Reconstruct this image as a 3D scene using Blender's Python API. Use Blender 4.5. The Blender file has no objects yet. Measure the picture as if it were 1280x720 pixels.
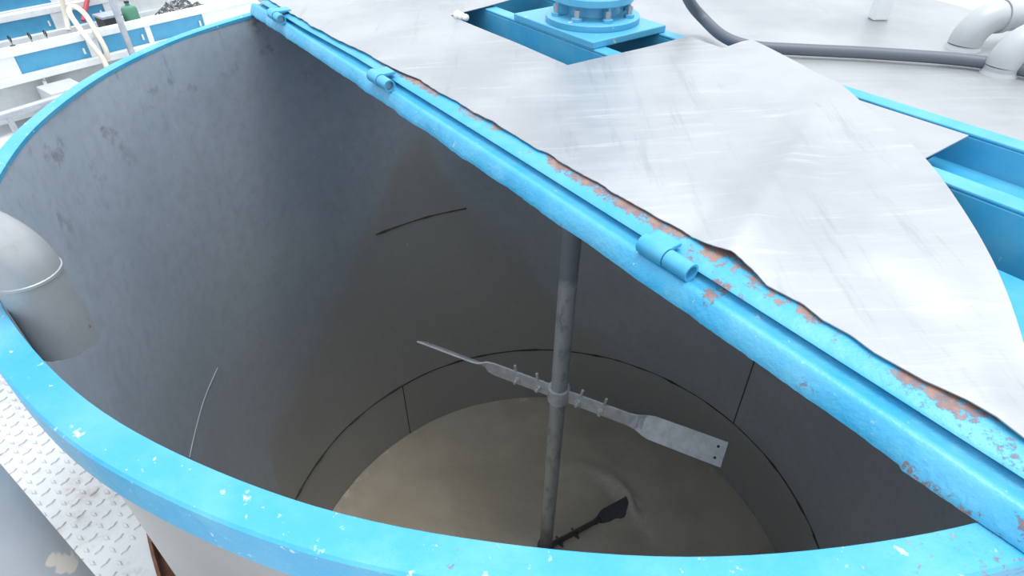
import bpy, bmesh, math, random
from mathutils import Vector, Matrix, noise
random.seed(7)
PI = math.pi
scn = bpy.context.scene
COL = scn.collection

# ------------------------------------------------------------------ camera
F = 766.48
PITCH = 0.66482
ROLL = -0.0024252
CAM = Vector((-0.19656, -1.85719, 0.66726))
_f = Vector((0, math.cos(PITCH), -math.sin(PITCH)))
_r = Vector((1, 0, 0))
_u = _r.cross(_f)
RT = math.cos(ROLL)*_r + math.sin(ROLL)*_u
UP = -math.sin(ROLL)*_r + math.cos(ROLL)*_u
cd = bpy.data.cameras.new('camera')
cd.sensor_width = 36.0
cd.lens = F/1280*36.0
cd.clip_start = 0.02
cd.clip_end = 500
cam = bpy.data.objects.new('camera', cd)
COL.objects.link(cam)
m = Matrix((RT, UP, -_f)).transposed().to_4x4()
m.translation = CAM
cam.matrix_world = m
scn.camera = cam

# ------------------------------------------------------------------ light
w = bpy.data.worlds.new('hazy_sky')
scn.world = w
w.use_nodes = True
bg = w.node_tree.nodes['Background']
# overcast dome: brighter overhead than at the horizon, the same all round
wt = w.node_tree
gco = wt.nodes.new('ShaderNodeTexCoord'); gsep = wt.nodes.new('ShaderNodeSeparateXYZ'); gmr = wt.nodes.new('ShaderNodeMapRange')
gmx = wt.nodes.new('ShaderNodeMix'); gmx.data_type = 'RGBA'
wt.links.new(gco.outputs['Generated'], gsep.inputs[0]); wt.links.new(gsep.outputs[2], gmr.inputs['Value'])
wt.links.new(gmr.outputs[0], gmx.inputs[0]); wt.links.new(gmx.outputs[2], bg.inputs[0])
gmx.inputs[6].default_value = (0.84, 0.87, 0.90, 1)
gmx.inputs[7].default_value = (1.20, 1.33, 1.48, 1)
bg.inputs[1].default_value = 1.0
sd = bpy.data.lights.new('hazy_sun', 'SUN')
sd.energy = 2.0
sd.angle = math.radians(35)
sd.color = (1.0, 0.97, 0.92)
sun = bpy.data.objects.new('hazy_sun', sd)
COL.objects.link(sun)
sun.location = (0, 0, 12)
sun.rotation_euler = Vector((0.10, -0.02, 0.98)).to_track_quat('Z', 'Y').to_euler()
scn.view_settings.view_transform = 'Standard'
scn.view_settings.look = 'None'
scn.view_settings.gamma = 1.0
scn.view_settings.use_curve_mapping = False
scn.view_settings.exposure = 0.46
scn.cycles.max_bounces = 16
scn.cycles.diffuse_bounces = 12
scn.cycles.glossy_bounces = 6

# ------------------------------------------------------------------ helpers
def ray(px, py):
    return RT*((px-640)/F) + UP*(-(py-360)/F) + _f
def at(px, py, z):
    d = ray(px, py)
    return CAM + d*((z-CAM.z)/d.z)
def oncyl(px, py, r):
    d = ray(px, py)
    a = d.x*d.x+d.y*d.y; b = 2*(CAM.x*d.x+CAM.y*d.y); c = CAM.x**2+CAM.y**2-r*r
    t = (-b+math.sqrt(max(0, b*b-4*a*c)))/(2*a)
    return CAM + d*t
# chord frame: s runs away from the open half, t runs along the lid edge
N = Vector((0.814, 0.581, 0)).normalized()
D = Vector((0.581, -0.814, 0)).normalized()
def ST(s, t, z=0):
    return N*s + D*t + Vector((0, 0, z))
def v3(a): return Vector(a)

def obj(name, bm, mat, parent=None, smooth=False, bevel=0, seg=2, angle=35):
    bmesh.ops.recalc_face_normals(bm, faces=bm.faces[:])
    me = bpy.data.meshes.new(name)
    bm.to_mesh(me); bm.free()
    if smooth:
        for p in me.polygons: p.use_smooth = True
        me.set_sharp_from_angle(angle=math.radians(angle))
    me.materials.append(mat)
    o = bpy.data.objects.new(name, me)
    COL.objects.link(o)
    if parent: o.parent = parent
    if bevel:
        b = o.modifiers.new('bevel', 'BEVEL'); b.width = bevel; b.segments = seg
        b.limit_method = 'ANGLE'; b.angle_limit = math.radians(40)
    return o
def tag(o, label, cat=None, group=None, kind=None):
    o['label'] = label
    if cat: o['category'] = cat
    if group: o['group'] = group
    if kind: o['kind'] = kind
    return o
def thing(name, label, cat, group=None, kind=None):
    o = bpy.data.objects.new(name, None); COL.objects.link(o)
    o.empty_display_size = 0.1
    return tag(o, label, cat, group, kind)
def BM(): return bmesh.new()
def box(bm, c, ax, ay, az, sx, sy, sz):
    """box centred on c with unit axes and full sizes"""
    vs = []
    for k in (-.5, .5):
        for j in (-.5, .5):
            for i in (-.5, .5):
                vs.append(bm.verts.new(c+ax*(i*sx)+ay*(j*sy)+az*(k*sz)))
    for q in ((0,2,3,1),(4,5,7,6),(0,1,5,4),(2,6,7,3),(0,4,6,2),(1,3,7,5)):
        bm.faces.new([vs[i] for i in q])
    return bm
EX, EY, EZ = Vector((1,0,0)), Vector((0,1,0)), Vector((0,0,1))
def stbox(bm, s0, s1, t0, t1, z0, z1):
    return box(bm, ST((s0+s1)/2, (t0+t1)/2, (z0+z1)/2), N, D, EZ, s1-s0, t1-t0, z1-z0)
def prism(bm, pts, z0, z1):
    """closed plan outline (list of Vectors/xy) extruded from z0 to z1"""
    lo = [bm.verts.new((p[0], p[1], z0)) for p in pts]
    hi = [bm.verts.new((p[0], p[1], z1)) for p in pts]
    n = len(pts)
    bm.faces.new(lo[::-1]); bm.faces.new(hi)
    for i in range(n):
        bm.faces.new((lo[i], lo[(i+1) % n], hi[(i+1) % n], hi[i]))
    return bm
def lathe(bm, prof, n=128, c=(0, 0, 0), ax=None, a0=0, a1=2*PI, close=False):
    """profile of (r, z) swept about z (or about axis ax) through c"""
    c = v3(c); full = abs(a1-a0-2*PI) < 1e-6
    if ax is None: X, Y, Z = EX, EY, EZ
    else:
        Z = v3(ax).normalized(); X = Z.orthogonal().normalized(); Y = Z.cross(X)
    rings = []
    for i in range(n if full else n+1):
        a = a0+(a1-a0)*i/n
        rings.append([bm.verts.new(c+(X*math.cos(a)+Y*math.sin(a))*r+Z*z) for r, z in prof])
    m = len(prof)
    for i in range(n):
        A, B = rings[i], rings[(i+1) % len(rings)]
        for j in range(m if close else m-1):
            try: bm.faces.new((A[j], B[j], B[(j+1) % m], A[(j+1) % m]))
            except ValueError: pass
    return bm
def cyl(bm, c, ax, r, h, n=20, r2=None):
    """capped cylinder from c along ax"""
    c = v3(c); Z = v3(ax).normalized(); X = Z.orthogonal().normalized(); Y = Z.cross(X)
    r2 = r if r2 is None else r2
    A = [bm.verts.new(c+(X*math.cos(2*PI*i/n)+Y*math.sin(2*PI*i/n))*r) for i in range(n)]
    B = [bm.verts.new(c+Z*h+(X*math.cos(2*PI*i/n)+Y*math.sin(2*PI*i/n))*r2) for i in range(n)]
    bm.faces.new(A[::-1]); bm.faces.new(B)
    for i in range(n): bm.faces.new((A[i], A[(i+1) % n], B[(i+1) % n], B[i]))
    return bm
def tube(bm, pts, r, n=14, caps=True, rad=None):
    pts = [v3(p) for p in pts]; rings = []; prev = None
    for i, p in enumerate(pts):
        t = (pts[min(i+1, len(pts)-1)]-pts[max(i-1, 0)]).normalized()
        if prev is None: x = t.orthogonal().normalized()
        else:
            x = prev-t*prev.dot(t); x.normalize()
        prev = x; y = t.cross(x)
        rr = rad[i] if rad else r
        rings.append([bm.verts.new(p+(x*math.cos(2*PI*k/n)+y*math.sin(2*PI*k/n))*rr) for k in range(n)])
    for i in range(len(pts)-1):
        for k in range(n):
            bm.faces.new((rings[i][k], rings[i][(k+1) % n], rings[i+1][(k+1) % n], rings[i+1][k]))
    if caps: bm.faces.new(rings[0][::-1]); bm.faces.new(rings[-1])
    return bm
def spline(pts, n=8):
    pts = [v3(p) for p in pts]; out = []
    P = [pts[0]*2-pts[1]]+pts+[pts[-1]*2-pts[-2]]
    for i in range(1, len(P)-2):
        a, b, c, d = P[i-1:i+3]
        for k in range(n):
            t = k/n
            out.append(0.5*((2*b)+(c-a)*t+(2*a-5*b+4*c-d)*t*t+(3*b-a-3*c+d)*t**3))
    out.append(pts[-1]); return out
def arcpts(c, x, y, r, a0, a1, n=12):
    return [v3(c)+(x*math.cos(a0+(a1-a0)*i/n)+y*math.sin(a0+(a1-a0)*i/n))*r for i in range(n+1)]

# ------------------------------------------------------------------ materials
class NT:
    def __init__(s, name):
        s.m = bpy.data.materials.new(name); s.m.use_nodes = True
        s.t = s.m.node_tree; s.b = s.t.nodes['Principled BSDF']
        s.co = s.t.nodes.new('ShaderNodeTexCoord').outputs['Object']
    def n(s, k, **kw):
        x = s.t.nodes.new(k)
        for a, b in kw.items(): setattr(x, a, b)
        return x
    def link(s, a, b): s.t.links.new(a, b)
    def noise(s, scale, detail=6, rough=.6, stretch=None, vec=None):
        x = s.n('ShaderNodeTexNoise'); x.inputs['Scale'].default_value = scale
        x.inputs['Detail'].default_value = detail; x.inputs['Roughness'].default_value = rough
        src = vec or s.co
        if stretch:
            mp = s.n('ShaderNodeMapping'); mp.inputs['Scale'].default_value = stretch[:3]
            if len(stretch) > 3: mp.inputs['Rotation'].default_value = (0, 0, stretch[3])
            s.link(src, mp.inputs['Vector']); src = mp.outputs['Vector']
        s.link(src, x.inputs['Vector']); return x.outputs['Fac']
    def ramp(s, fac, lo, hi):
        x = s.n('ShaderNodeMapRange'); x.interpolation_type = 'SMOOTHSTEP'
        x.inputs['From Min'].default_value = lo; x.inputs['From Max'].default_value = hi
        s.link(fac, x.inputs['Value']); return x.outputs['Result']
    def math(s, op, a, b=None):
        x = s.n('ShaderNodeMath', operation=op)
        for i, q in enumerate((a, b)):
            if q is None: continue
            if isinstance(q, (int, float)): x.inputs[i].default_value = q
            else: s.link(q, x.inputs[i])
        return x.outputs[0]
    def mix(s, fac, a, b):
        x = s.n('ShaderNodeMix', data_type='RGBA')
        if isinstance(fac, (int, float)): x.inputs[0].default_value = fac
        else: s.link(fac, x.inputs[0])
        for i, q in ((6, a), (7, b)):
            if isinstance(q, tuple): x.inputs[i].default_value = (*q, 1)
            else: s.link(q, x.inputs[i])
        return x.outputs[2]
    def xyz(s):
        x = s.n('ShaderNodeSeparateXYZ'); s.link(s.co, x.inputs[0]); return x.outputs
    def dot(s, v):
        x = s.n('ShaderNodeVectorMath', operation='DOT_PRODUCT'); s.link(s.co, x.inputs[0])
        x.inputs[1].default_value = v; return x.outputs['Value']
    def col(s, c):
        if isinstance(c, tuple): s.b.inputs['Base Color'].default_value = (*c, 1)
        else: s.link(c, s.b.inputs['Base Color'])
    def set(s, **kw):
        for k, v in kw.items():
            i = s.b.inputs[k.replace('_', ' ')]
            if isinstance(v, (int, float)): i.default_value = v
            else: s.link(v, i)
    def bump(s, h, strength=.3, dist=.01):
        x = s.n('ShaderNodeBump'); x.inputs['Strength'].default_value = strength
        x.inputs['Distance'].default_value = dist
        s.link(h, x.inputs['Height']); s.link(x.outputs[0], s.b.inputs['Normal'])

def plain(name, c, rough=.5, metal=0, var=.12, scale=6, bump=0):
    k = NT(name); n_ = k.noise(scale)
    k.col(k.mix(k.ramp(n_, .3, .75), c, tuple(x*(1-var) for x in c)))
    k.set(Roughness=rough, Metallic=metal)
    if bump: k.bump(k.noise(scale*12), bump)
    return k.m

BLUE = (0.040, 0.325, 0.56)
RUST1 = (0.20, 0.14, 0.145); RUST2 = (0.31, 0.19, 0.15)
def blue_paint(name, rust=0.0, edge=None, bumpy=.12, chips=.72, rust_end=None, base=BLUE, rough=.38, grime=.5):
    k = NT(name)
    fade = k.ramp(k.noise(6, 6, .65), .35, .70)
    c = k.mix(fade, base, (.10, .38, .56))
    # pale scuffs and mud splashes
    sp = k.math('MAXIMUM', k.ramp(k.noise(30, 4, .6), chips, chips+.07), k.ramp(k.noise(75, 3, .6), chips+.02, chips+.08))
    fine = k.ramp(k.noise(120, 4, .7), .70, .78)
    sp2 = k.math('MAXIMUM', sp, k.math('MULTIPLY', fine, grime))
    c = k.mix(k.math('MULTIPLY', sp2, .75), c, (.62, .64, .63))
    if rust > 0:
        big = k.ramp(k.noise(7, 3, .5), .62-.25*rust, .80-.25*rust)
        fn = k.noise(75, 8, .75)
        if rust_end is not None:
            e = k.ramp(k.dot(tuple(D)), rust_end[0], rust_end[1])
            big = k.math('MAXIMUM', k.math('MULTIPLY', e, .9), k.math('MULTIPLY', big, .9))
        if edge is not None:
            eg = k.math('MULTIPLY', k.ramp(k.math('ADD', k.dot(tuple(N)), k.math('MULTIPLY', k.math('MULTIPLY', k.dot(tuple(D)), k.dot(tuple(D))), .0061)), edge[0], edge[1]), k.math('MULTIPLY', k.ramp(k.noise(5, 4, .6), .34, .54), k.ramp(k.dot(tuple(D)), edge[3], edge[3]+.7)))
            big = k.math('MAXIMUM', big, k.math('MULTIPLY', eg, edge[2]))
        th = k.math('ADD', k.math('MULTIPLY', big, .34), fn)
        rm = k.ramp(th, .72, .80)
        rc = k.mix(k.ramp(k.noise(40, 5), .4, .65), RUST1, RUST2)
        c = k.mix(rm, c, rc)
        k.set(Roughness=k.math('ADD', k.math('MULTIPLY', rm, .4), rough))
        k.bump(k.math('ADD', k.math('MULTIPLY', rm, -.5), k.noise(60, 5)), .25+bumpy, .004)
    else:
        k.set(Roughness=rough)
        k.bump(k.noise(45, 5), bumpy, .003)
    k.col(c)
    return k.m

M = {}
M['blue'] = blue_paint('blue_paint')
M['blue_rim'] = blue_paint('blue_rim_paint', rust=.02, chips=.64, rust_end=(1.05, 1.75))
M['blue_beam'] = blue_paint('blue_chord_beam_paint', rust=.06, chips=.68, grime=.8, edge=(-.536, -.556, .85, -2.5), bumpy=.35)
M['blue_lid'] = blue_paint('blue_lid_frame_rusty_paint', rust=.30, chips=.70, rust_end=(.6, 2.0), edge=(-.492, -.462, .95, -.9), grime=.8)
M['blue_gear'] = blue_paint('blue_gearbox_paint', base=(.085, .37, .57), chips=.66)
M['blue_panel'] = plain('blue_panel_paint', (.070, .325, .53), .45)
M['white_paint'] = plain('white_enamel', (.74, .76, .77), .45)
M['white_dull'] = plain('pale_grey_enamel', (.46, .48, .49), .5)
M['rust'] = plain('bare_rust', (.22, .10, .06), .9, 0, .5, 30, .6)
M['dark'] = plain('dark_rubber', (.03, .033, .038), .6)
M['hose_black'] = plain('grey_black_rubber_hose', (.10, .115, .14), .5)
M['pvc'] = plain('pale_grey_plastic_pipe', (.42, .44, .455), .35)
M['cream'] = plain('cream_hose', (.72, .66, .56), .5)
M['red'] = plain('red_paint', (.45, .05, .07), .5)
M['green'] = plain('green_paint', (.09, .26, .17), .5)
M['yellow'] = plain('yellow_paint', (.65, .50, .08), .5)
M['ground'] = plain('pale_concrete', (.66, .68, .69), .85, 0, .25, .6)
M['galv'] = plain('grey_steel_tube', (.42, .45, .49), .38, .6, .2, 9)

def sheet_mat(name='brushed_stainless_sheet', wear=1.0):
    k = NT(name)
    n1 = k.noise(2.2, 4, .55); sc = k.noise(3, 8, .75, (1, 14, 1, .9)); sc2 = k.noise(2.2, 8, .7, (12, 1.2, 1, -.5))
    c = k.mix(k.ramp(n1, .3, .7), (.345, .355, .37), (.45, .46, .47))
    c = k.mix(k.math('MULTIPLY', k.ramp(sc, .52, .74), .50*wear), c, (.60, .61, .62))
    c = k.mix(k.math('MULTIPLY', k.ramp(sc2, .52, .72), .42*wear), c, (.25, .26, .275))
    c = k.mix(k.ramp(k.noise(34, 4, .6, (1, 5, 1, .62)), .74, .80), c, (.20, .185, .175))
    k.col(c); k.set(Metallic=.65, Roughness=k.math('ADD', k.math('MULTIPLY', sc, .25), .33))
    k.bump(k.math('ADD', k.noise(9, 3, .5), k.math('MULTIPLY', sc, .4)), .16, .01)
    return k.m
M['sheet'] = sheet_mat()
M['sheet_plain'] = sheet_mat('pale_stainless_cover', .35)

SHADE_EDGE = ((322, 615), (335, 560), (352, 505), (378, 450), (410, 385), (450, 300), (485, 225), (505, 180), (528, 168), (545, 195), (575, 240), (610, 275), (650, 310), (700, 380), (760, 425), (840, 470))
def wall_mat():
    k = NT('dull_steel_tank_interior')
    x = k.xyz()
    big = k.noise(1.6, 6, .6); fine = k.noise(22, 8, .7); streak = k.noise(1.0, 7, .65, (9, 9, .8))
    c = k.mix(k.ramp(big, .3, .7), (.43, .50, .585), (.52, .585, .66))
    c = k.mix(k.math('MULTIPLY', k.ramp(streak, .5, .75), .45), c, (.52, .55, .58))
    # dried mud film below the working level
    lev = k.math('ADD', x[2], k.math('MULTIPLY', k.noise(2.5, 6), .55))
    mud = k.ramp(lev, -.30, -1.35)
    c = k.mix(k.math('MULTIPLY', mud, .35), c, (.44, .425, .395))
    # shade painted into the wall colour: brownish darkening, peaked on the far side
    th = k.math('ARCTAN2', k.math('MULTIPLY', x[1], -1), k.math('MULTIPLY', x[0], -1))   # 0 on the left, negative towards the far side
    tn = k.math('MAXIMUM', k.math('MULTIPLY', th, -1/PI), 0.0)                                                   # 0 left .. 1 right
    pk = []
    for px, py in SHADE_EDGE:
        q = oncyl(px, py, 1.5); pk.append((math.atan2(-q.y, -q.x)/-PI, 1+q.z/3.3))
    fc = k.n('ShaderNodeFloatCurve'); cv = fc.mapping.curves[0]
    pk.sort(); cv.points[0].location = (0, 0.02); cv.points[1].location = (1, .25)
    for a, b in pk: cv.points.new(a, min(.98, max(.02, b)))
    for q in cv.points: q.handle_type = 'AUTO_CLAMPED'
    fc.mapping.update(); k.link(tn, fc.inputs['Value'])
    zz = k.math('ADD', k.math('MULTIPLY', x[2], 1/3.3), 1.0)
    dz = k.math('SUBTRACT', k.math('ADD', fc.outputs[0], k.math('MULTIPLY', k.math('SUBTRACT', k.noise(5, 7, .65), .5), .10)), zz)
    wall_shade = k.ramp(dz, -.03, .06)
    c = k.mix(k.math('MULTIPLY', wall_shade, .70), c, (.42, .395, .345))
    # rust and paint blotches close to the rim
    top = k.ramp(lev, -.15, .30)
    bl = k.math('MULTIPLY', top, k.ramp(k.noise(9, 5, .6), .56, .68))
    c = k.mix(k.math('MULTIPLY', bl, .7), c, (.17, .14, .12))
    bp = k.math('MULTIPLY', top, k.ramp(k.noise(5, 6, .7, (2, 2, .5)), .60, .70))
    c = k.mix(k.math('MULTIPLY', bp, .6), c, (.10, .26, .45))
    c = k.mix(k.math('MULTIPLY', k.ramp(k.noise(34, 6, .7, (1, 1, .4)), .62, .76), .6), c, (.72, .75, .78))
    c = k.mix(k.math('MULTIPLY', k.ramp(fine, .4, .7), .40), c, (.36, .38, .40))
    k.col(c); k.set(Metallic=.20, Roughness=.42)
    k.bump(fine, .10, .004)
    return k.m
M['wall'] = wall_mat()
M['outer_wall'] = plain('pale_stainless_tank_skin', (.42, .415, .405), .42, .45, .15, 3, .05)
M['weld'] = plain('dark_weld_scale', (.085, .075, .068), .7, .2, .4, 20, .5)
M['scratch'] = plain('bright_scratch', (.48, .50, .52), .5)

def liquid_mat():
    k = NT('muddy_brown_slurry')
    d = k.noise(1.8, 5, .6); k.co
    c = k.mix(k.ramp(d, .38, .62), (.44, .385, .30), (.54, .48, .385))
    c = k.mix(k.math('MULTIPLY', k.ramp(k.noise(6, 5, .6), .68, .80), .5), c, (.70, .64, .54))
    x = k.xyz()
    def dist(px, py):
        a = k.math('SUBTRACT', x[0], px); b = k.math('SUBTRACT', x[1], py)
        return k.math('SQRT', k.math('ADD', k.math('MULTIPLY', a, a), k.math('MULTIPLY', b, b)))
    edge = k.ramp(dist(0, 0), 1.40, 1.50)
    ringd = k.math('ABSOLUTE', k.math('SUBTRACT', dist(.02, .20), .69))
    near = k.ramp(dist(.66, .60), .50, .10)
    foam = k.math('MULTIPLY', k.math('MULTIPLY', k.ramp(ringd, .09, .01), near), k.ramp(k.noise(11, 7, .75), .42, .62))
    foam = k.math('MAXIMUM', foam, k.math('MULTIPLY', edge, k.ramp(k.noise(9, 7, .75), .50, .66)))
    c = k.mix(k.math('MULTIPLY', foam, .55), c, (.80, .76, .68))
    k.col(c); k.set(Roughness=.34); k.bump(k.noise(6, 5, .55), .30, .03)
    return k.m
M['liquid'] = liquid_mat()

def shaft_mat(name, z0, z1):
    k = NT(name); x = k.xyz()
    lev = k.math('ADD', x[2], k.math('MULTIPLY', k.noise(14, 6), .10))
    a = k.ramp(lev, z0+.05, z0)           # dried residue starts here
    b = k.ramp(lev, z1+.20, z1-.25)       # wet dark below
    c = k.mix(a, (.30, .32, .34), (.56, .57, .56))
    c = k.mix(k.math('MULTIPLY', a, k.ramp(k.noise(26, 6, .7, (1, 1, .4)), .45, .7)), c, (.32, .335, .34))
    c = k.mix(b, c, (.17, .17, .165))
    k.col(c); k.set(Metallic=.3, Roughness=.5); k.bump(k.noise(50, 5), .2, .003)
    return k.m
M['shaft'] = shaft_mat('residue_coated_shaft', -.88, -2.75)
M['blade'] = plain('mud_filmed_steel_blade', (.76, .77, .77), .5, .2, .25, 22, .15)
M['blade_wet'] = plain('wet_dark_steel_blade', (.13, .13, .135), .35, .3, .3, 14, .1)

def deck_mat():
    k = NT('worn_white_tread_plate_paint')
    c = k.mix(k.ramp(k.noise(4, 5), .35, .7), (.50, .52, .53), (.42, .435, .445))
    dirt = k.ramp(k.noise(6, 8, .75), .50, .68)
    c = k.mix(k.math('MULTIPLY', dirt, .7), c, (.27, .235, .205))
    c = k.mix(k.ramp(k.noise(30, 6, .7), .70, .78), c, (.22, .16, .13))
    k.col(c); k.set(Roughness=.5); k.bump(k.noise(60, 4), .1, .003)
    return k.m
M['deck'] = deck_mat()
def post_mat():
    k = NT('grey_painted_pipe')
    c = k.mix(k.ramp(k.noise(3, 4), .35, .7), (.30, .325, .36), (.37, .395, .43))
    c = k.mix(k.ramp(k.noise(9, 3, .5), .70, .72), c, (.62, .56, .50))
    k.col(c); k.set(Roughness=.38, Metallic=.1); return k.m
M['post'] = post_mat()
def spout_mat():
    k = NT('mud_stained_grey_spout')
    c = k.mix(k.ramp(k.noise(5, 5), .35, .7), (.34, .355, .37), (.44, .455, .465))
    c = k.mix(k.math('MULTIPLY', k.ramp(k.noise(30, 6, .7), .55, .75), .6), c, (.34, .32, .29))
    c = k.mix(k.ramp(k.noise(16, 5, .65), .68, .74), c, (.12, .11, .10))
    k.col(c); k.set(Roughness=.42, Metallic=.25); k.bump(k.noise(40, 5), .15, .004); return k.m
M['spout'] = spout_mat()

# ================================================================== setting
GZ = -3.80
DECK_Z = -0.92
R_IN, R_OUT, RIM = 1.500, 1.508, 1.553
bm = BM(); prism(bm, [(-60, -40), (60, -40), (60, 70), (-60, 70)], GZ-.2, GZ)
g = obj('floor', bm, M['ground']); g['kind'] = 'structure'; g['label'] = 'pale bleached concrete yard below the platform'

# ================================================================== tank
tank = thing('mixing_tank', 'large open round mixing tank with blue painted rim and grey interior', 'tank')
bm = BM(); lathe(bm, [(R_IN, -.002), (R_IN, -3.75), (.0005, -3.75)], 192)
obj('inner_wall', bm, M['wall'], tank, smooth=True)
bm = BM(); lathe(bm, [(R_OUT, -.002), (R_OUT, GZ)], 192)
obj('outer_wall', bm, M['outer_wall'], tank, smooth=True)
# rim: rolled angle with flat top and skirt, slightly uneven
bm = BM()
n = 256
prof = [(1.498, -.012), (1.498, -.001), (1.500, .0), (1.549, .0), (1.553, -.004), (1.553, -.076), (1.545, -.076), (1.545, -.012)]
lathe(bm, prof, n, close=True)
for v in bm.verts:
    a = math.atan2(v.co.y, v.co.x)
    k = 1+.0007*math.sin(9*a+1)+.0005*math.sin(23*a)
    if math.hypot(v.co.x, v.co.y) > 1.54: k -= .0095*max(0, math.cos((a-math.radians(172) if a > 0 else a+2*PI-math.radians(172))*1.3))
    v.co.x *= k; v.co.y *= k; v.co.z += .0012*math.sin(5*a)
obj('rim', bm, M['blue_rim'], tank, smooth=True)['label'] = 'sky blue painted flat rim with pale splashes'
# weld rings between the plate courses (uneven bead)
def weld_ring(z, a0, a1, r=.0055):
    bm = BM(); n = int(160*(a1-a0)/(2*PI))+2; pts = []; rad = []
    for i in range(n+1):
        a = a0+(a1-a0)*i/n
        pts.append((R_IN*math.cos(a), R_IN*math.sin(a), z+.006*noise.noise((a*6, z, 0))))
        q = noise.noise((a*18, z, 3)); rad.append(r*(1+.7*q+(.4 if q > .3 else 0)))
    tube(bm, pts, r, 6, True, rad)
    return obj('weld_bead', bm, M['weld'], tank, smooth=True)
weld_ring(-2.558, 0, 2*PI)
pA, pB = oncyl(470, 296, R_IN), oncyl(583, 262, R_IN)
weld_ring(-1.279, math.atan2(pB.y, pB.x), math.atan2(pA.y, pA.x), .0045)
for px, py, z0 in ((508, 512, -2.56), (930, 490, -1.36)):
    q = oncyl(px, py, R_IN); a = math.atan2(q.y, q.x)
    bm = BM(); pts = [(R_IN*math.cos(a), R_IN*math.sin(a), z0-1.19*i/10) for i in range(11)]
    tube(bm, pts, .004, 6); obj('plate_seam', bm, M['weld'], tank, smooth=True)
for a in (math.radians(-70), math.radians(100)):
    bm = BM(); pts = [(R_IN*math.cos(a), R_IN*math.sin(a), -.05-1.2*i/10) for i in range(11)]
    tube(bm, pts, .0022, 6); obj('plate_seam', bm, M['wall'], tank, smooth=True)
bm = BM(); tube(bm, spline([oncyl(x, y, R_IN-.0005) for x, y in ((272, 460), (256, 497), (245, 535), (237, 572))], 6), .0016, 5)
obj('scratch', bm, M['scratch'], tank, smooth=True)

# chord beam carrying the hinges: bent plate with ragged lower edge
T0, T1 = -1.405, 1.445
bm = BM(); rings = []
NT_ = 420
for i in range(NT_+1):
    t = T0+(T1-T0)*i/NT_
    e = .0065*noise.noise((t*8, 0, 0))+.0030*noise.noise((t*24, 3, 0))+.0012*noise.noise((t*90, 7, 0))
    if t < 1.30: e += .004
    bow = -.012*(t/1.4)**2
    P = [(-.549+e, .002), (-.548+e, .012), (-.531, .034), (-.527, .0385), (-.522, .040), (-.516, .0390), (-.510, .0372),
         (-.502, .0355), (-.495, .0365), (-.488, .0400), (-.470, .0410), (-.440, .0410), (-.440, -.006), (-.520, -.006)]
    rings.append([bm.verts.new(ST(s+bow, t, z)) for s, z in P])
for i in range(NT_):
    m_ = len(P)
    for j in range(m_):
        bm.faces.new((rings[i][j], rings[i+1][j], rings[i+1][(j+1) % m_], rings[i][(j+1) % m_]))
bm.faces.new(rings[0]); bm.faces.new(rings[-1][::-1])
cb = obj('chord_beam', bm, M['blue_beam'], tank, smooth=True, angle=50)
cb['label'] = 'blue folded steel beam with ragged edge across the tank mouth'

# fixed cross beams under the drive
def half(s, r=1.535): return math.sqrt(r*r-s*s)
def channel(name, s, w_, zt, zb, toward):
    t_ = half(max(abs(s), abs(s+w_)))
    bm = BM()
    stbox(bm, s, s+.008, -t_, t_, zb, zt-.008)
    stbox(bm, s, s+w_, -t_, t_, zt-.008, zt)
    stbox(bm, s-toward, s+w_, -t_, t_, zb, zb+.008)
    return obj(name, bm, M['blue'], tank, bevel=.003)
channel('cross_beam', .048, .050, .100, -.055, .05)
channel('cross_beam', .325, .050, .100, -.055, .0)
# blue plate between the beams at the right end, stainless cover strip in front of it
bm = BM(); stbox(bm, .066, .333, .90, 1.44, .018, .026)
obj('gusset_plate', bm, M['blue'], tank, bevel=.002)
bm = BM(); stbox(bm, .102, .300, .20, .955, .1005, .1035)
obj('cover_strip', bm, M['sheet_plain'], tank)
# rear cover segment
bm = BM(); pts = []
sr = .376
th = half(sr, 1.545)
pts.append(ST(sr, -th)); pts.append(ST(sr, th))
a_0 = math.atan2(sr, th)
for i in range(1, 60):
    a = a_0+(PI-2*a_0)*i/60
    pts.append(ST(1.545*math.sin(a), 1.545*math.cos(a)))
prism(bm, pts, .086, .092)
obj('rear_cover', bm, M['sheet_plain'], tank, bevel=.002)
bm = BM(); lathe(bm, [(1.543, -.001), (1.543, .086), (1.535, .086), (1.535, -.001)], 80, a0=math.atan2(N.y, N.x)-1.30, a1=math.atan2(N.y, N.x)+1.30, close=True)
obj('cover_skirt', bm, M['blue'], tank, smooth=True)
q = at(1097, 24, .092)
bm = BM(); box(bm, Vector((q.x, q.y, .552)), EX, EY, EZ, .055, .045, .92)
obj('cover_post', bm, M['white_paint'], tank, bevel=.006)
# closed front cover part beneath the folded lid
bm = BM(); pts = [ST(-.445, -half(.445)), ST(-.445, half(.445)), ST(.0, half(.0)), ST(.0, -half(.0))]
prism(bm, pts, .001, .005)
obj('front_cover', bm, M['blue'], tank)

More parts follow.
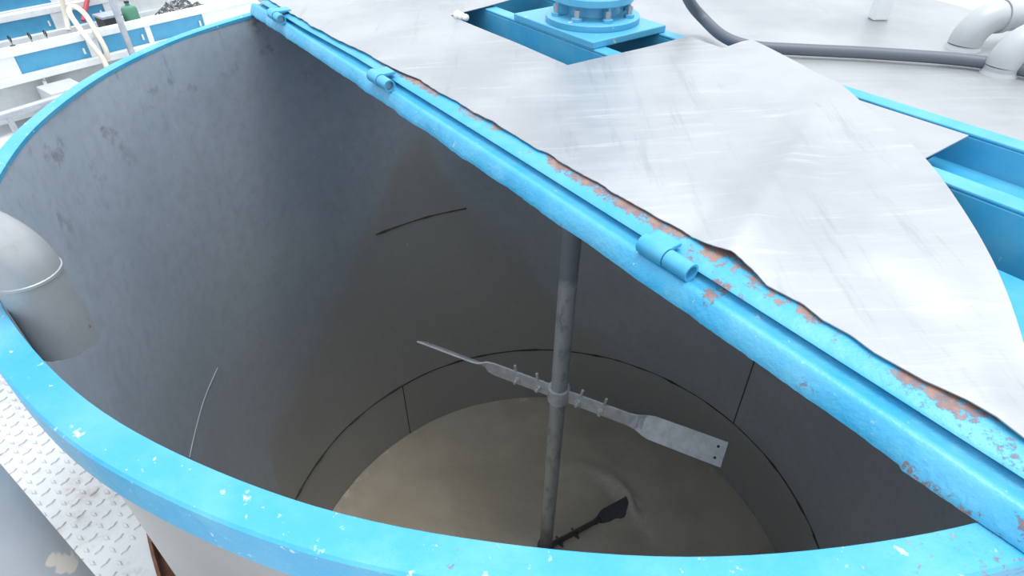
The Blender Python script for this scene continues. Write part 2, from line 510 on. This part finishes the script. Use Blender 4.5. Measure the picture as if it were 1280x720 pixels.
# ================================================================== folded lid
lid = thing('folding_lid', 'dented stainless half lid folded back on blue hinges over the tank', 'lid')
LC, LR = -1.10, 1.53
NS, NTL, NTR = -.097, -.565, .070
def lz(s, t):
    z = .0690+(s+.47)*.074
    z += min(1, max(.12, (s+.47)/.16))*(.006*noise.noise((s*2.1, t*2.1, 1.7))+.003*noise.noise((s*5, t*5, 4.2)))
    # creases pressed into the sheet
    for (s0, t0, s1, t1, h, wd) in CREASE:
        ax, ay = s1-s0, t1-t0; L = math.hypot(ax, ay)
        u = ((s-s0)*ax+(t-t0)*ay)/L/L; dd = ((s-s0)*ay-(t-t0)*ax)/L
        if -.2 < u < 1.2:
            z += h*max(0, 1-abs(dd)/wd)*min(1, (u+.2)/.3, (1.2-u)/.3)
    return z
def st_of(px, py, z=.105):
    p = at(px, py, z); return p.dot(N), p.dot(D)
CREASE = []
for a_, b_, h, wd in (((1042, 118), (915, 305), .016, .075), ((1165, 300), (1262, 500), .007, .06), ((1090, 320), (1200, 395), -.006, .06), ((700, 95), (560, 165), .004, .08)):
    p0, p1 = st_of(*a_), st_of(*b_); CREASE.append((*p0, *p1, h, wd))
def smin(t):
    e = [(-1.201, -.4954), (-.795, -.4945), (-.619, -.4877), (-.465, -.4742), (-.305, -.4717), (-.136, -.4575), (.025, -.4588), (.237, -.4565), (.472, -.4568), (.597, -.4543), (.705, -.4557), (.786, -.4519), (.88, -.4539), (.925, -.4496), (1.005, -.462), (1.064, -.4593), (1.106, -.4643), (1.152, -.4641), (1.188, -.4696), (1.226, -.468), (1.276, -.4631), (1.335, -.4634), (1.374, -.4679)]
    if t <= e[0][0]: b = e[0][1]
    elif t >= e[-1][0]: b = e[-1][1]
    else:
        for (a, x), (c, y) in zip(e, e[1:]):
            if a <= t <= c: b = x+(y-x)*(t-a)/(c-a); break
    return b+.005*noise.noise((t*10, 5, 0))+.003*noise.noise((t*24, 9, 0))+.0012*noise.noise((t*80, 2, 0))
def arc_s(t): return LC+math.sqrt(max(0, LR*LR-t*t))
tE = math.sqrt(LR*LR-(NS-LC)**2)
tZ = math.sqrt(LR*LR-(-.47-LC)**2)-.004
def frange(a, b, n): return [a+(b-a)*i/n for i in range(n+1)]
cols = frange(-tZ, -tE, 14)[:-1]+frange(-tE, NTL, 60)[:-1]+frange(NTL, NTR, 70)[:-1]+frange(NTR, .280, 14)[:-1]+frange(.280, .300, 2)[:-1]+frange(.300, tE, 110)[:-1]+frange(tE, tZ, 14)
bm = BM(); grid1 = []
K1, K2 = 14, 22
for t in cols:
    a = smin(t); b = NS if abs(t) <= tE+1e-6 else max(arc_s(t), a+.004)
    grid1.append([bm.verts.new(ST(a+(b-a)*j/K1, t, lz(a+(b-a)*j/K1, t))) for j in range(K1+1)])
for i in range(len(cols)-1):
    for j in range(K1):
        bm.faces.new((grid1[i][j], grid1[i+1][j], grid1[i+1][j+1], grid1[i][j+1]))
def shear(t): return .21*max(0, 1-(t-NTR)/.22) if t >= NTR-1e-6 else 0
def band2(idx):
    g2 = {}
    for i in idx:
        t = cols[i]; b = arc_s(t)
        if NTR-1e-6 <= t <= .2805: b = .300
        elif .28 < t < .2999: b = .37
        b = max(b, NS)
        if b-NS < 1e-4: g2[i] = [grid1[i][K1]]*(K2+1); continue
        g2[i] = [grid1[i][K1]]+[bm.verts.new(ST(NS+(b-NS)*j/K2, t+shear(t)*(b-NS)*j/K2, lz(NS+(b-NS)*j/K2, t))) for j in range(1, K2+1)]
    for i in idx[:-1]:
        for j in range(K2):
            q = []
            for v in (g2[i][j], g2[i+1][j], g2[i+1][j+1], g2[i][j+1]):
                if v not in q: q.append(v)
            if len(q) >= 3:
                try: bm.faces.new(q)
                except ValueError: pass
band2([i for i, t in enumerate(cols) if -tE-1e-6 <= t <= NTL+1e-6])
band2([i for i, t in enumerate(cols) if NTR-1e-6 <= t <= tE+1e-6])
ls = obj('lid_sheet', bm, M['sheet'], lid, smooth=True, angle=60)
sm = ls.modifiers.new('thick', 'SOLIDIFY'); sm.thickness = .002; sm.offset = -1
es = ls.modifiers.new('crisp', 'EDGE_SPLIT'); es.split_angle = math.radians(45)
ls['label'] = 'brushed grey stainless sheet with creases and a square notch'
# blue frame strip of the lid next to the hinge line
bm = BM(); rings = []
for i in range(161):
    t = -1.39+(1.43+1.39)*i/160
    bow = -.012*(t/1.4)**2 - (.012 if t < -.5 else 0)*min(1, (-.5-t)/.4 if t < -.5 else 0)
    P = [(-.493, .0480), (-.4955, .0505), (-.491, .0545), (-.450, .0640), (-.415, .0650), (-.415, .0480)]
    rings.append([bm.verts.new(ST(s+bow, t, z)) for s, z in P])
for i in range(160):
    for j in range(6):
        bm.faces.new((rings[i][j], rings[i+1][j], rings[i+1][(j+1) % 6], rings[i][(j+1) % 6]))
bm.faces.new(rings[0]); bm.faces.new(rings[-1][::-1])
fs = obj('frame_strip', bm, M['blue_lid'], lid, smooth=True, angle=30)
fs['label'] = 'blue edge strip with brown rust patches'
bm = BM()
for k in range(3):
    a, b = st_of(571+5*k, 21+1.5*k, .10)
    bmesh.ops.create_icosphere(bm, subdivisions=2, radius=.016-.002*k, matrix=Matrix.Translation(ST(a+.004, b, lz(a, b)+.006)))
obj('sealant_lump', bm, M['white_paint'], lid, smooth=True)
# hinges: lid knuckle with leaf, beam knuckle as hollow pipe
for (t0, s_) in ((.793, -.530), (-.290, -.541), (-1.140, -.553)):
    h = bpy.data.objects.new('hinge', None); COL.objects.link(h); h.parent = lid
    c = ST(s_+.010, t0, .056)
    bm = BM(); lathe(bm, [(.010, 0), (.0185, 0), (.0185, .058), (.010, .058)], 28, c, D, close=True)
    obj('lid_knuckle', bm, M['blue'], h, smooth=True, angle=50)
    bm = BM(); lathe(bm, [(.0125, 0), (.0168, 0), (.0168, .052), (.0125, .052)], 28, c+D*.060, D, close=True)
    obj('beam_knuckle', bm, M['blue'], h, smooth=True, angle=50)
    bm = BM(); cyl(bm, c+D*.002, D, .012, .098, 20)
    obj('hinge_pin', bm, M['galv'], h, smooth=True, angle=50)
    bm = BM(); stbox(bm, s_+.008, -.484, t0+.002, t0+.056, .064, .0725)
    obj('hinge_leaf', bm, M['blue'], h, bevel=.002)

# ================================================================== drive on the beams
GX = Vector((.056, .235, 0))
drv = thing('agitator_drive', 'blue gearbox flange with bolts on a square base plate above the beams', 'gearbox')
gs, gt = GX.dot(N)+.02, GX.dot(D)-.01
bm = BM(); stbox(bm, gs-.160, gs+.150, gt-.215, gt+.185, .1005, .122)
obj('base_plate', bm, M['blue_gear'], drv, bevel=.003)
c = ST(gs, gt, 0)
bm = BM(); lathe(bm, [(.0, .122), (.150, .122), (.152, .125), (.152, .140), (.148, .143), (.095, .146), (.088, .150), (.086, .185), (.0, .185)], 64, c)
obj('lower_flange', bm, M['blue_gear'], drv, smooth=True)
bm = BM(); lathe(bm, [(.0, .185), (.125, .185), (.128, .188), (.128, .206), (.118, .212), (.100, .235), (.095, .40), (.0, .40)], 64, c)
obj('housing', bm, M['blue_gear'], drv, smooth=True)
bm = BM(); lathe(bm, [(.0, .40), (.115, .40), (.12, .41), (.12, .66), (.10, .69), (.0, .69)], 48, c)
obj('motor_body', bm, M['blue_gear'], drv, smooth=True)
for k in range(8):
    a = 2*PI*(k+.35)/8
    q = c+Vector((math.cos(a)*.124, math.sin(a)*.124, .141))
    bo = None
    bm = BM(); cyl(bm, q, EZ, .017, .014, 6); b_ = obj('bolt', bm, M['blue_gear'], drv, bevel=.002)
    bm = BM(); cyl(bm, q+Vector((0, 0, .014)), EZ, .009, .022, 12); obj('bolt_stem', bm, M['galv'], b_, smooth=True)
for k in range(4):
    a = 2*PI*(k+.2)/4
    bm = BM(); box(bm, c+Vector((math.cos(a)*.105, math.sin(a)*.105, .166)), Vector((math.cos(a), math.sin(a), 0)), Vector((-math.sin(a), math.cos(a), 0)), EZ, .035, .009, .038)
    obj('stiffener_rib', bm, M['blue_gear'], drv)

# ================================================================== agitator
agi = thing('agitator', 'grey vertical mixer shaft with bolted paddle blades inside the tank', 'mixer')
def sh_at(z): return Vector((.044+(z+.64)*(.030/2.41), .200, z))
bm = BM(); tube(bm, [sh_at(.10-3.65*i/24) for i in range(25)], .040, 32)
obj('shaft', bm, M['shaft'], agi, smooth=True)
def paddle(zc, ang, mat, length=.80, wide=True):
    u0 = Vector((math.cos(ang), math.sin(ang), 0))
    hub = sh_at(zc)
    bm = BM(); lathe(bm, [(.0405, -.042), (.054, -.042), (.054, .042), (.0405, .042)], 32, hub, close=True)
    cl = obj('hub_clamp', bm, mat, agi, smooth=True)
    for sg in (1, -1):
        u = u0*sg; v = Vector((-u.y, u.x, 0))
        # flat vertical bar running into a pitched blade
        secs = []
        pit = math.radians(46)
        for r_, w_, ph in ((.045, .082, 0), (.20, .082, 0), (.36, .082, 0), (.40, .085, .25), (.44, .10, .95), (.47, .112, 1.0), (.60, .115, 1.0), (length, .118, 1.0)):
            a = ph*pit
            W = EZ*math.cos(a)-v*math.sin(a)*-1.0
            T = v*math.cos(a)-EZ*math.sin(a)*1.0 if False else W.cross(u).normalized()
            secs.append((hub+u*r_, W.normalized(), T, w_))
        bm = BM(); R_ = []
        for cc, W, T, w_ in secs:
            R_.append([bm.verts.new(cc+W*(a*w_/2)+T*(b*.005)) for a, b in ((-1, -1), (1, -1), (1, 1), (-1, 1))])
        for A, B in zip(R_, R_[1:]):
            for j in range(4): bm.faces.new((A[j], B[j], B[(j+1) % 4], A[(j+1) % 4]))
        bm.faces.new(R_[0]); bm.faces.new(R_[-1][::-1])
        bl = obj('paddle_blade', bm, mat, agi, bevel=.0015)
        cc, W, T, w_ = secs[-1]
        if wide:
            for q in (-.22, .22):
                bm = BM(); p_ = cc-u*.035+W*(w_*q)
                cyl(bm, p_-T*.0056, T, .0065, .0112, 10); obj('bolt_hole', bm, M['dark'], bl)
        for r_ in (.105, .225):
            p_ = hub+u*r_-EZ*.004
            bm = BM(); cyl(bm, p_-v*.022, v, .015, .044, 6); bb = obj('bolt', bm, mat, bl)
            bm = BM(); cyl(bm, p_-v*.040, v, .008, .080, 8); obj('bolt_stem', bm, mat, bb, smooth=True)
            if not wide: continue
            bm = BM(); cyl(bm, hub+u*(r_+.01)+EZ*.036, EZ+u*.15, .007, .045, 8); obj('lock_pin', bm, mat, bl, smooth=True)
ang = math.atan2(-.35, .68)
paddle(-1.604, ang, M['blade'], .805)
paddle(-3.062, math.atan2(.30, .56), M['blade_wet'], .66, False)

# ================================================================== slurry
bm = BM(); rows = []
NR, NA = 70, 200
tip = sh_at(-3.05)+Vector((math.cos(math.atan2(.30, .56)), math.sin(math.atan2(.30, .56)), 0))*.64
LQ = -3.083
def lh(x, y):
    h = .007*noise.noise((x*2.0, y*2.0, 0))+.004*noise.noise((x*5, y*5, 2))
    # crest pushed up by the paddle tip, trailing back in an arc
    dx, dy = x-tip.x, y-tip.y; r = math.hypot(dx, dy)
    a = math.atan2(y-.16, x-.03); rr = math.hypot(x-.03, y-.16)
    d_ = a-.62
    if 0 < d_+.25 < 1.3:
        tr = (rr-(.70+.05*math.sin(d_*4)))
        h += .045*math.exp(-(tr/.045)**2)*math.exp(-abs(d_)*2.6)*(1+.6*noise.noise((x*14, y*14, 0)))
        h -= .02*math.exp(-((tr+.09)/.05)**2)*math.exp(-abs(d_)*3)
    h += .006*math.exp(-(r/.15)**2)*math.sin(r*70)
    return h
for i in range(NR+1):
    r = (R_IN-.002)*i/NR
    rows.append([bm.verts.new((r*math.cos(2*PI*j/NA), r*math.sin(2*PI*j/NA), LQ+lh(r*math.cos(2*PI*j/NA), r*math.sin(2*PI*j/NA)))) for j in range(NA)] if i else [bm.verts.new((0, 0, LQ))])
for j in range(NA): bm.faces.new((rows[0][0], rows[1][j], rows[1][(j+1) % NA]))
for i in range(1, NR):
    for j in range(NA):
        bm.faces.new((rows[i][j], rows[i+1][j], rows[i+1][(j+1) % NA], rows[i][(j+1) % NA]))
sl = obj('slurry', bm, M['liquid'], smooth=True, angle=180)
tag(sl, 'muddy brown slurry filling the bottom of the tank', 'slurry', kind='stuff')

# ================================================================== spout over the rim
sp = thing('inlet_spout', 'stained pale grey elbow pipe hooked over the tank rim', 'pipe')
pc = Vector((-1.022, -1.020, 0)); pr = .051
bm = BM(); n = 36
# straight drop with a chewed lower end
A = []
for k, z in enumerate((.045, .02, -.03, -.08, -.115)):
    ring = []
    for i in range(n):
        a = 2*PI*i/n
        dz = .006*noise.noise((math.cos(a)*3, math.sin(a)*3, 1)) if k == 4 else 0
        ring.append(bm.verts.new(pc+Vector((math.cos(a)*pr, math.sin(a)*pr, z+dz))))
    A.append(ring)
Bq = []
for k, z in enumerate((-.115, .0)):
    ring = []
    for i in range(n):
        a = 2*PI*i/n
        dz = .006*noise.noise((math.cos(a)*3, math.sin(a)*3, 1)) if k == 0 else 0
        ring.append(bm.verts.new(pc+Vector((math.cos(a)*(pr-.006), math.sin(a)*(pr-.006), z+dz))))
    Bq.append(ring)
allr = A+Bq
for P_, Q_ in zip(allr, allr[1:]):
    for i in range(n): bm.faces.new((P_[i], P_[(i+1) % n], Q_[(i+1) % n], Q_[i]))
obj('drop_pipe', bm, M['spout'], sp, smooth=True)
ud = Vector((-.93, -.37, 0)).normalized()
cc = pc+ud*.115+Vector((0, 0, .045))
pts = arcpts(cc, -ud, EZ, .115, 0, PI/2, 14)
bm = BM(); tube(bm, pts, .0525, 36)
obj('elbow', bm, M['spout'], sp, smooth=True)
bm = BM(); lathe(bm, [(.0515, -.004), (.0540, -.002), (.0540, .003), (.0515, .005)], 36, pc+Vector((0, 0, .045)))
obj('joint_seam', bm, M['spout'], sp, smooth=True)
e1 = pts[-1]; e2 = e1+ud*.38
bm = BM(); tube(bm, [e1, e2]+arcpts(e2-Vector((0, 0, .115)), EZ, ud, .115, .1, PI/2, 10)+[e2+ud*.115-Vector((0, 0, .115)), Vector((e2.x+ud.x*.115, e2.y+ud.y*.115, DECK_Z+.002))], .052, 28)
obj('supply_pipe', bm, M['spout'], sp, smooth=True)

# ================================================================== platform deck
deck = thing('platform_deck', 'worn white tread plate platform beside the tank', 'platform')
deck['kind'] = 'structure'
HR = 1.516
bm = BM(); outer = []; inner = []
nA = 96
a_s, a_e = math.radians(170), math.radians(365)
def deck_r(a): return HR+.055*min(1, max(0, (a-math.radians(213))/math.radians(22)))
vi = []; vo = []
for i in range(nA+1):
    a = a_s+(a_e-a_s)*i/nA
    r = deck_r(a)
    ca, sa = math.cos(a), math.sin(a)
    k = min((3.1/abs(ca)) if abs(ca) > 1e-6 else 99, (3.4/abs(sa)) if abs(sa) > 1e-6 else 99)
    vi.append((r*ca, r*sa)); vo.append((k*ca, k*sa))
top = [[bm.verts.new((*p, DECK_Z)) for p in vi], [bm.verts.new((*p, DECK_Z)) for p in vo]]
bot = [[bm.verts.new((*p, DECK_Z-.008)) for p in vi], [bm.verts.new((*p, DECK_Z-.008)) for p in vo]]
for i in range(nA):
    bm.faces.new((top[0][i], top[0][i+1], top[1][i+1], top[1][i]))
    bm.faces.new((bot[0][i], bot[1][i], bot[1][i+1], bot[0][i+1]))
    bm.faces.new((top[0][i], bot[0][i], bot[0][i+1], top[0][i+1]))
    bm.faces.new((top[1][i], top[1][i+1], bot[1][i+1], bot[1][i]))
obj('deck_plate', bm, M['deck'], deck)
# raised lugs of the tread pattern
bm = BM(); P0 = Vector((-1.35, -1.05))
pitch = .036
for i in range(-42, 44):
    for j in range(-42, 44):
        x = -1.5+i*pitch+(j % 2)*pitch/2*0; y = -1.2+j*pitch
        r = math.hypot(x, y)
        if not (r > HR+.075 or (r > HR+.02 and x < -1.24) and -3.0 < x < -.55 and -2.3 < y < .2): continue
        a = math.radians(45 if (i+j) % 2 else -45)+.35
        X = Vector((math.cos(a), math.sin(a), 0)); Y = Vector((-math.sin(a), math.cos(a), 0))
        c = Vector((x, y, DECK_Z))
        L, W_, H = .016, .006, .0045
        b4 = [bm.verts.new(c+X*p*L+Y*q*W_) for p, q in ((-1, 0), (0, -1), (1, 0), (0, 1))]
        t4 = [bm.verts.new(c+X*p*L*.72+Y*q*W_*.55+EZ*H) for p, q in ((-1, 0), (0, -1), (1, 0), (0, 1))]
        bm.faces.new(t4)
        for k in range(4): bm.faces.new((b4[k], b4[(k+1) % 4], t4[(k+1) % 4], t4[k]))
lg = obj('tread_lugs', bm, M['deck'], deck); lg['kind'] = 'stuff'
# rusty lip along the hole
bm = BM(); rr_ = []
for i in range(nA+1):
    a = a_s+(a_e-a_s)*i/nA; r = deck_r(a)
    rr_.append([bm.verts.new(((r+d)*math.cos(a), (r+d)*math.sin(a), DECK_Z+z)) for d, z in ((-.003, .0025), (.005, .0025), (.005, -.03), (-.003, -.03))])
for i in range(nA):
    for j in range(4): bm.faces.new((rr_[i][j], rr_[i+1][j], rr_[i+1][(j+1) % 4], rr_[i][(j+1) % 4]))
obj('rusty_lip', bm, M['rust'], deck)['label'] = 'rusty cut edge of the deck hole'
bm = BM(); lathe(bm, [(1.5085, DECK_Z-.09), (1.62, DECK_Z-.09), (1.62, DECK_Z-.05), (1.5085, DECK_Z-.05)], 96, a0=a_s, a1=a_e, close=True)
obj('support_ring', bm, M['rust'], deck)
for x, y in ((-3.0, -3.3), (3.0, -3.3), (-3.0, .2), (3.0, .2)):
    bm = BM(); box(bm, Vector((x, y, (DECK_Z-.008+GZ)/2)), EX, EY, EZ, .1, .1, DECK_Z-.008-GZ)
    obj('support_column', bm, M['white_paint'], deck)
# thick grey standpipe in the near left corner
bm = BM(); c0 = Vector((-.884, -1.418, DECK_Z))
cyl(bm, c0, EZ, .052, 1.75, 40)
st_ = obj('standpipe', bm, M['post'], smooth=True, bevel=.003)
tag(st_, 'thick grey painted vertical pipe standing on the tread plate', 'pipe')

# ================================================================== hose and elbows on the rear cover
bm = BM()
hp = [at(850, -30, .30), at(862, 2, .20), at(880, 24, .145), at(905, 46, .125)]
hp += [at(940, 58, .115), at(1000, 62, .113), at(1100, 67, .113), at(1215, 76, .113), at(1300, 92, .113), at(1400, 120, .113)]
tube(bm, spline(hp, 8), .0165, 14)
tag(obj('rubber_hose', bm, M['hose_black'], smooth=True), 'dark grey rubber hose lying across the rear tank cover', 'hose')
def vent(px, py, d, r, rise, label):
    p = at(px, py, .092); p.z = .092
    e = thing('elbow_pipe', label, 'pipe', 'elbow pipes on the rear cover')
    bm = BM(); cyl(bm, p, EZ, r, rise, 32); obj('riser', bm, M['pvc'], e, smooth=True)
    c = p+d*r*1.7+EZ*rise
    pts = arcpts(c, -d, EZ, r*1.7, 0, PI/2, 12)
    bm = BM(); tube(bm, pts, r*1.02, 32); obj('elbow', bm, M['pvc'], e, smooth=True)
    bm = BM(); lathe(bm, [(r*.9, 0), (r*1.10, 0), (r*1.10, r*.45), (r*.9, r*.45)], 32, pts[-1], d, close=True)
    obj('collar', bm, M['pvc'], e, smooth=True)
    bm = BM(); tube(bm, [pts[-1], pts[-1]+d*1.6], r, 32); obj('outlet_pipe', bm, M['pvc'], e, smooth=True)
    bm = BM(); lathe(bm, [(r*.98, 0), (r*1.12, 0), (r*1.05, .006), (r*.98, .012)], 32, p); obj('seal_bead', bm, M['pvc'], e, smooth=True)
    return e
dv = Vector((.93, .20, .0)).normalized()
vent(1248, 92, dv, .041, .022, 'front pale plastic elbow pipe rising from the rear cover')
vent(1203, 60, dv, .044, .012, 'rear pale plastic elbow pipe beyond the dark hose')

# ================================================================== background right: second tank roof
bt = thing('white_tank', 'bleached white tank roof behind the rear cover', 'tank')
tc = Vector((2.0, 4.6, 0))
bm = BM(); lathe(bm, [(1.9, GZ-tc.z), (1.9, -.15), (1.86, -.08), (1.2, .03), (.001, .09)], 96, tc)
obj('shell', bm, M['white_paint'], bt, smooth=True)
bm = BM(); lathe(bm, [(.30, .07), (.30, .16), (.26, .18), (.001, .18)], 48, tc); obj('hatch', bm, M['white_paint'], bt, smooth=True)

# ================================================================== background left: rows of skids
E_ = Vector((.61, .79, 0)).normalized(); G_ = Vector((-.79, .61, 0)).normalized()
O_ = Vector((-8.536, 8.653, 0))
def SK(e, g_, z): return O_+E_*e+G_*g_+EZ*z
def skb(bm, e0, e1, g0, g1, z0, z1):
    return box(bm, SK((e0+e1)/2, (g0+g1)/2, (z0+z1)/2), E_, G_, EZ, e1-e0, g1-g0, z1-z0)
def skid(label, g0, e0, e1, panels, depth=1.75):
    k = thing('equipment_skid', label, 'skid', 'white skids with blue panels')
    def part(name, mat, *a, bevel=.012):
        bm = BM(); skb(bm, *a); return obj(name, bm, mat, k, bevel=bevel)
    part('top_rail', M['white_paint'], e0, e1, g0-.05, g0+.12, -2.60, -2.48)
    part('bottom_rail', M['white_paint'], e0, e1, g0-.10, g0+.08, -3.02, -2.90)
    xs = [e0+.02]
    for a, b in panels:
        xs += [a, b]
    xs.append(e1-.02)
    for a, b in zip(xs[::2], xs[1::2]):
        if b-a > .02: part('post', M['white_paint'], a, b, g0-.03, g0+.06, -2.90, -2.60, bevel=.005)
    for a, b in panels:
        p = part('side_panel', M['blue_panel'], a, b, g0+.0, g0+.04, -2.90, -2.60, bevel=.003)
        bm = BM(); skb(bm, b-.10, b-.07, g0-.03, g0, -2.82, -2.72); obj('latch', bm, M['white_paint'], p)
    part('bed_floor', M['white_dull'], e0, e1, g0+.08, g0+depth, -3.06, -2.98)
    part('rear_rail', M['white_paint'], e0, e1, g0+depth-.1, g0+depth, -2.98, -2.86)
    for i in range(5):
        a = e0+.15+(e1-e0-.3)*i/5
        part('lower_panel', M['white_dull'], a, a+(e1-e0-.3)/5-.06, g0+.04, g0+.07, -3.62, -3.03)
    for a in (e0+.05, (e0+e1)/2, e1-.12):
        part('foot', M['white_paint'], a, a+.10, g0+.02, g0+.14, GZ, -3.02)
        part('foot', M['white_paint'], a, a+.10, g0+depth-.14, g0+depth-.02, GZ, -3.06)
    return k
skid('nearest white skid with three blue side panels beyond the tank rim', 0, -.9, 4.6, [(-0.02, 1.13), (1.32, 2.20), (2.30, 3.38)])
skid('middle white skid with blue panels behind the cream hose', 2.45, -2.4, 4.2, [(-1.6, -.45), (-.30, 1.52), (1.78, 2.55)])
skid('farthest white skid at the top left corner', 4.9, -3.4, 4.2, [(-2.4, -.9), (-.7, .8), (1.0, 2.4)])

def valve(e, g_, label, zb=-2.98):
    v = thing('valve', label, 'valve', 'valves on the skids')
    b = SK(e, g_, zb)
    bm = BM(); cyl(bm, b, EZ, .045, .16, 14); obj('body', bm, M['dark'], v, smooth=True)
    bm = BM(); cyl(bm, b+EZ*.16, EZ, .014, .12, 10); obj('stem', bm, M['galv'], v, smooth=True)
    bm = BM(); lathe(bm, [(.05, -.01), (.062, -.01), (.062, .01), (.05, .01)], 20, b+EZ*.28, E_, close=True)
    obj('handwheel', bm, M['dark'], v, smooth=True)
    bm = BM(); box(bm, b+EZ*.28, E_, G_, EZ, .012, .11, .02); obj('spoke', bm, M['dark'], v)
valve(.75, 1.5, 'dark valve on the bed of the nearest skid, left of the cream hose')
valve(1.00, 1.45, 'dark valve on the nearest skid bed, nearer the cream hose')
valve(.45, 1.6, 'low dark valve at the left end of the nearest skid bed')
# fittings below the front rail
for (e, w_, lab) in ((.05, .55, 'pale grey cabinet box below the nearest skid'),):
    k = thing('cabinet_box', lab, 'box')
    bm = BM(); skb(bm, e, e+w_, -.75, -.15, -3.65, -3.10); obj('body', bm, M['white_dull'], k, bevel=.01)
    bm = BM(); skb(bm, e+.02, e+w_-.02, -.77, -.75, -3.62, -3.13); d_ = obj('door', bm, M['white_paint'], k)
    for q in (e+.03, e+w_-.12):
        bm = BM(); skb(bm, q, q+.10, -.79, -.77, -3.20, -3.17); obj('handle', bm, M['dark'], d_)
    for q in (e+.05, e+w_-.1):
        bm = BM(); skb(bm, q, q+.05, -.6, -.3, GZ, -3.65); obj('foot', bm, M['dark'], k)
# stack of dark fittings
k = thing('pump_unit', 'small dark pump unit below the nearest skid rail', 'pump')
b = SK(1.25, -.5, GZ)
bm = BM(); box(bm, b+EZ*.05, E_, G_, EZ, .7, .4, .10); obj('base', bm, M['galv'], k, bevel=.01)
bm = BM(); cyl(bm, b+EZ*.24-E_*.3, E_, .13, .45, 20); obj('motor', bm, M['dark'], k, smooth=True)
bm = BM(); lathe(bm, [(0, 0), (.17, 0), (.17, .10), (.08, .14), (0, .14)], 24, b+EZ*.24+E_*.15, E_); obj('volute', bm, M['rust'], k, smooth=True)
bm = BM(); cyl(bm, b+EZ*.24+E_*.22, EZ, .05, .42, 14); obj('riser', bm, M['galv'], k, smooth=True)

# cream hose loop hanging over the nearest skid
bm = BM()
def onrow(px, py, g_):
    d = ray(px, py); o = SK(0, g_, 0); t = (o-CAM).dot(G_)/d.dot(G_); return CAM+d*t
hp = [onrow(134, 74, -.18), onrow(132, 62, -.20), onrow(120, 40, -.1), onrow(108, 20, .1), onrow(97, 10, .3), onrow(89, 9, .4), onrow(87, 16, .3), onrow(97, 32, .0), onrow(112, 52, -.2), onrow(126, 70, -.3), onrow(134, 84, -.35)]
tube(bm, spline(hp, 8), .045, 14)
tag(obj('cream_hose', bm, M['cream'], smooth=True), 'thick cream hose looped over the nearest white skid', 'hose')
bm = BM(); tube(bm, spline([onrow(73, -25, 2.2), onrow(77, -2, 2.2), onrow(82, 20, 2.2), onrow(86, 38, 2.1)], 6), .05, 12)
tag(obj('tan_hose', bm, M['cream'], smooth=True), 'upright tan hose end above the middle skid', 'hose')
# steel pole rising beyond the rim
p = onrow(167, 72, -.35)
bm = BM(); cyl(bm, Vector((p.x, p.y, GZ)), EZ, .055, 4.6, 20)
tag(obj('steel_pole', bm, M['galv'], smooth=True), 'upright steel pole beyond the tank rim', 'pole')
bm = BM(); a = onrow(104, 26, 2.1); b = onrow(112, -16, 2.4)
tube(bm, [a, b], .045, 12)
tag(obj('red_bar', bm, M['red'], smooth=True), 'dark red bar leaning behind the cream hose', 'bar')
# green canister
k = thing('green_canister', 'green canister standing on the bed of the nearest skid', 'canister')
b = SK(2.6, 1.35, -2.98)
bm = BM(); lathe(bm, [(0, 0), (.15, 0), (.15, .42), (.12, .47), (.04, .49), (.04, .54), (0, .54)], 24, b); obj('body', bm, M['green'], k, smooth=True)
bm = BM(); cyl(bm, b+EZ*.54, EZ, .05, .03, 12); obj('cap', bm, M['dark'], k)
k = thing('dark_crate', 'dark grey crate beside the green canister', 'crate')
bm = BM(); skb(bm, 2.0, 2.35, 1.2, 1.6, -2.98, -2.62); obj('body', bm, M['dark'], k, bevel=.01)
bm = BM(); skb(bm, 1.98, 2.37, 1.18, 1.62, -2.62, -2.58); obj('lid', bm, M['galv'], k)
# heap of dark netting on the skid bed
bm = BM(); NRr = 26
ctr = SK(3.55, 1.1, -2.98); V_ = []
for i in range(NRr+1):
    row = []
    for j in range(NRr+1):
        x = -.7+1.4*i/NRr; y = -.5+1.0*j/NRr
        q = max(0, 1-(x/.7)**2-(y/.5)**2)
        h = .40*q**.6*(1+.5*noise.noise((x*5, y*5, 0)))+.05*q*noise.noise((x*16, y*16, 2))
        row.append(bm.verts.new(ctr+E_*x+G_*y+EZ*max(.001, h)))
    V_.append(row)
for i in range(NRr):
    for j in range(NRr): bm.faces.new((V_[i][j], V_[i+1][j], V_[i+1][j+1], V_[i][j+1]))
k = NT('mottled_dark_net'); cc_ = k.mix(k.ramp(k.noise(18, 5, .7), .5, .6), (.05, .055, .06), (.45, .47, .46)); k.col(cc_); k.set(Roughness=.8)
tag(obj('net_heap', bm, k.m), 'heap of mottled dark netting on the nearest skid bed', 'net')
bm = BM(); tube(bm, [SK(3.1, 2.35, -2.4), SK(4.3, 2.35, -2.4)], .05, 10)
tag(obj('yellow_bar', bm, M['yellow'], smooth=True), 'short yellow bar above the heap of netting', 'bar')
# handrail at the far edge of the yard platform
k = thing('handrail', 'grey pipe handrail left of the tank rim', 'railing')
a = at(-40, 158, -2.3); b = at(90, 118, -2.3)
bm = BM(); tube(bm, [a, b], .05, 14); obj('top_bar', bm, M['galv'], k, smooth=True)
for f_ in (.02, .35, .70, .98):
    q = a.lerp(b, f_)
    bm = BM(); cyl(bm, Vector((q.x, q.y, GZ)), EZ, .035, q.z-GZ, 12); obj('post', bm, M['galv'], k, smooth=True)
bm = BM(); tube(bm, [a-EZ*.7, b-EZ*.7], .03, 12); obj('mid_bar', bm, M['galv'], k, smooth=True)
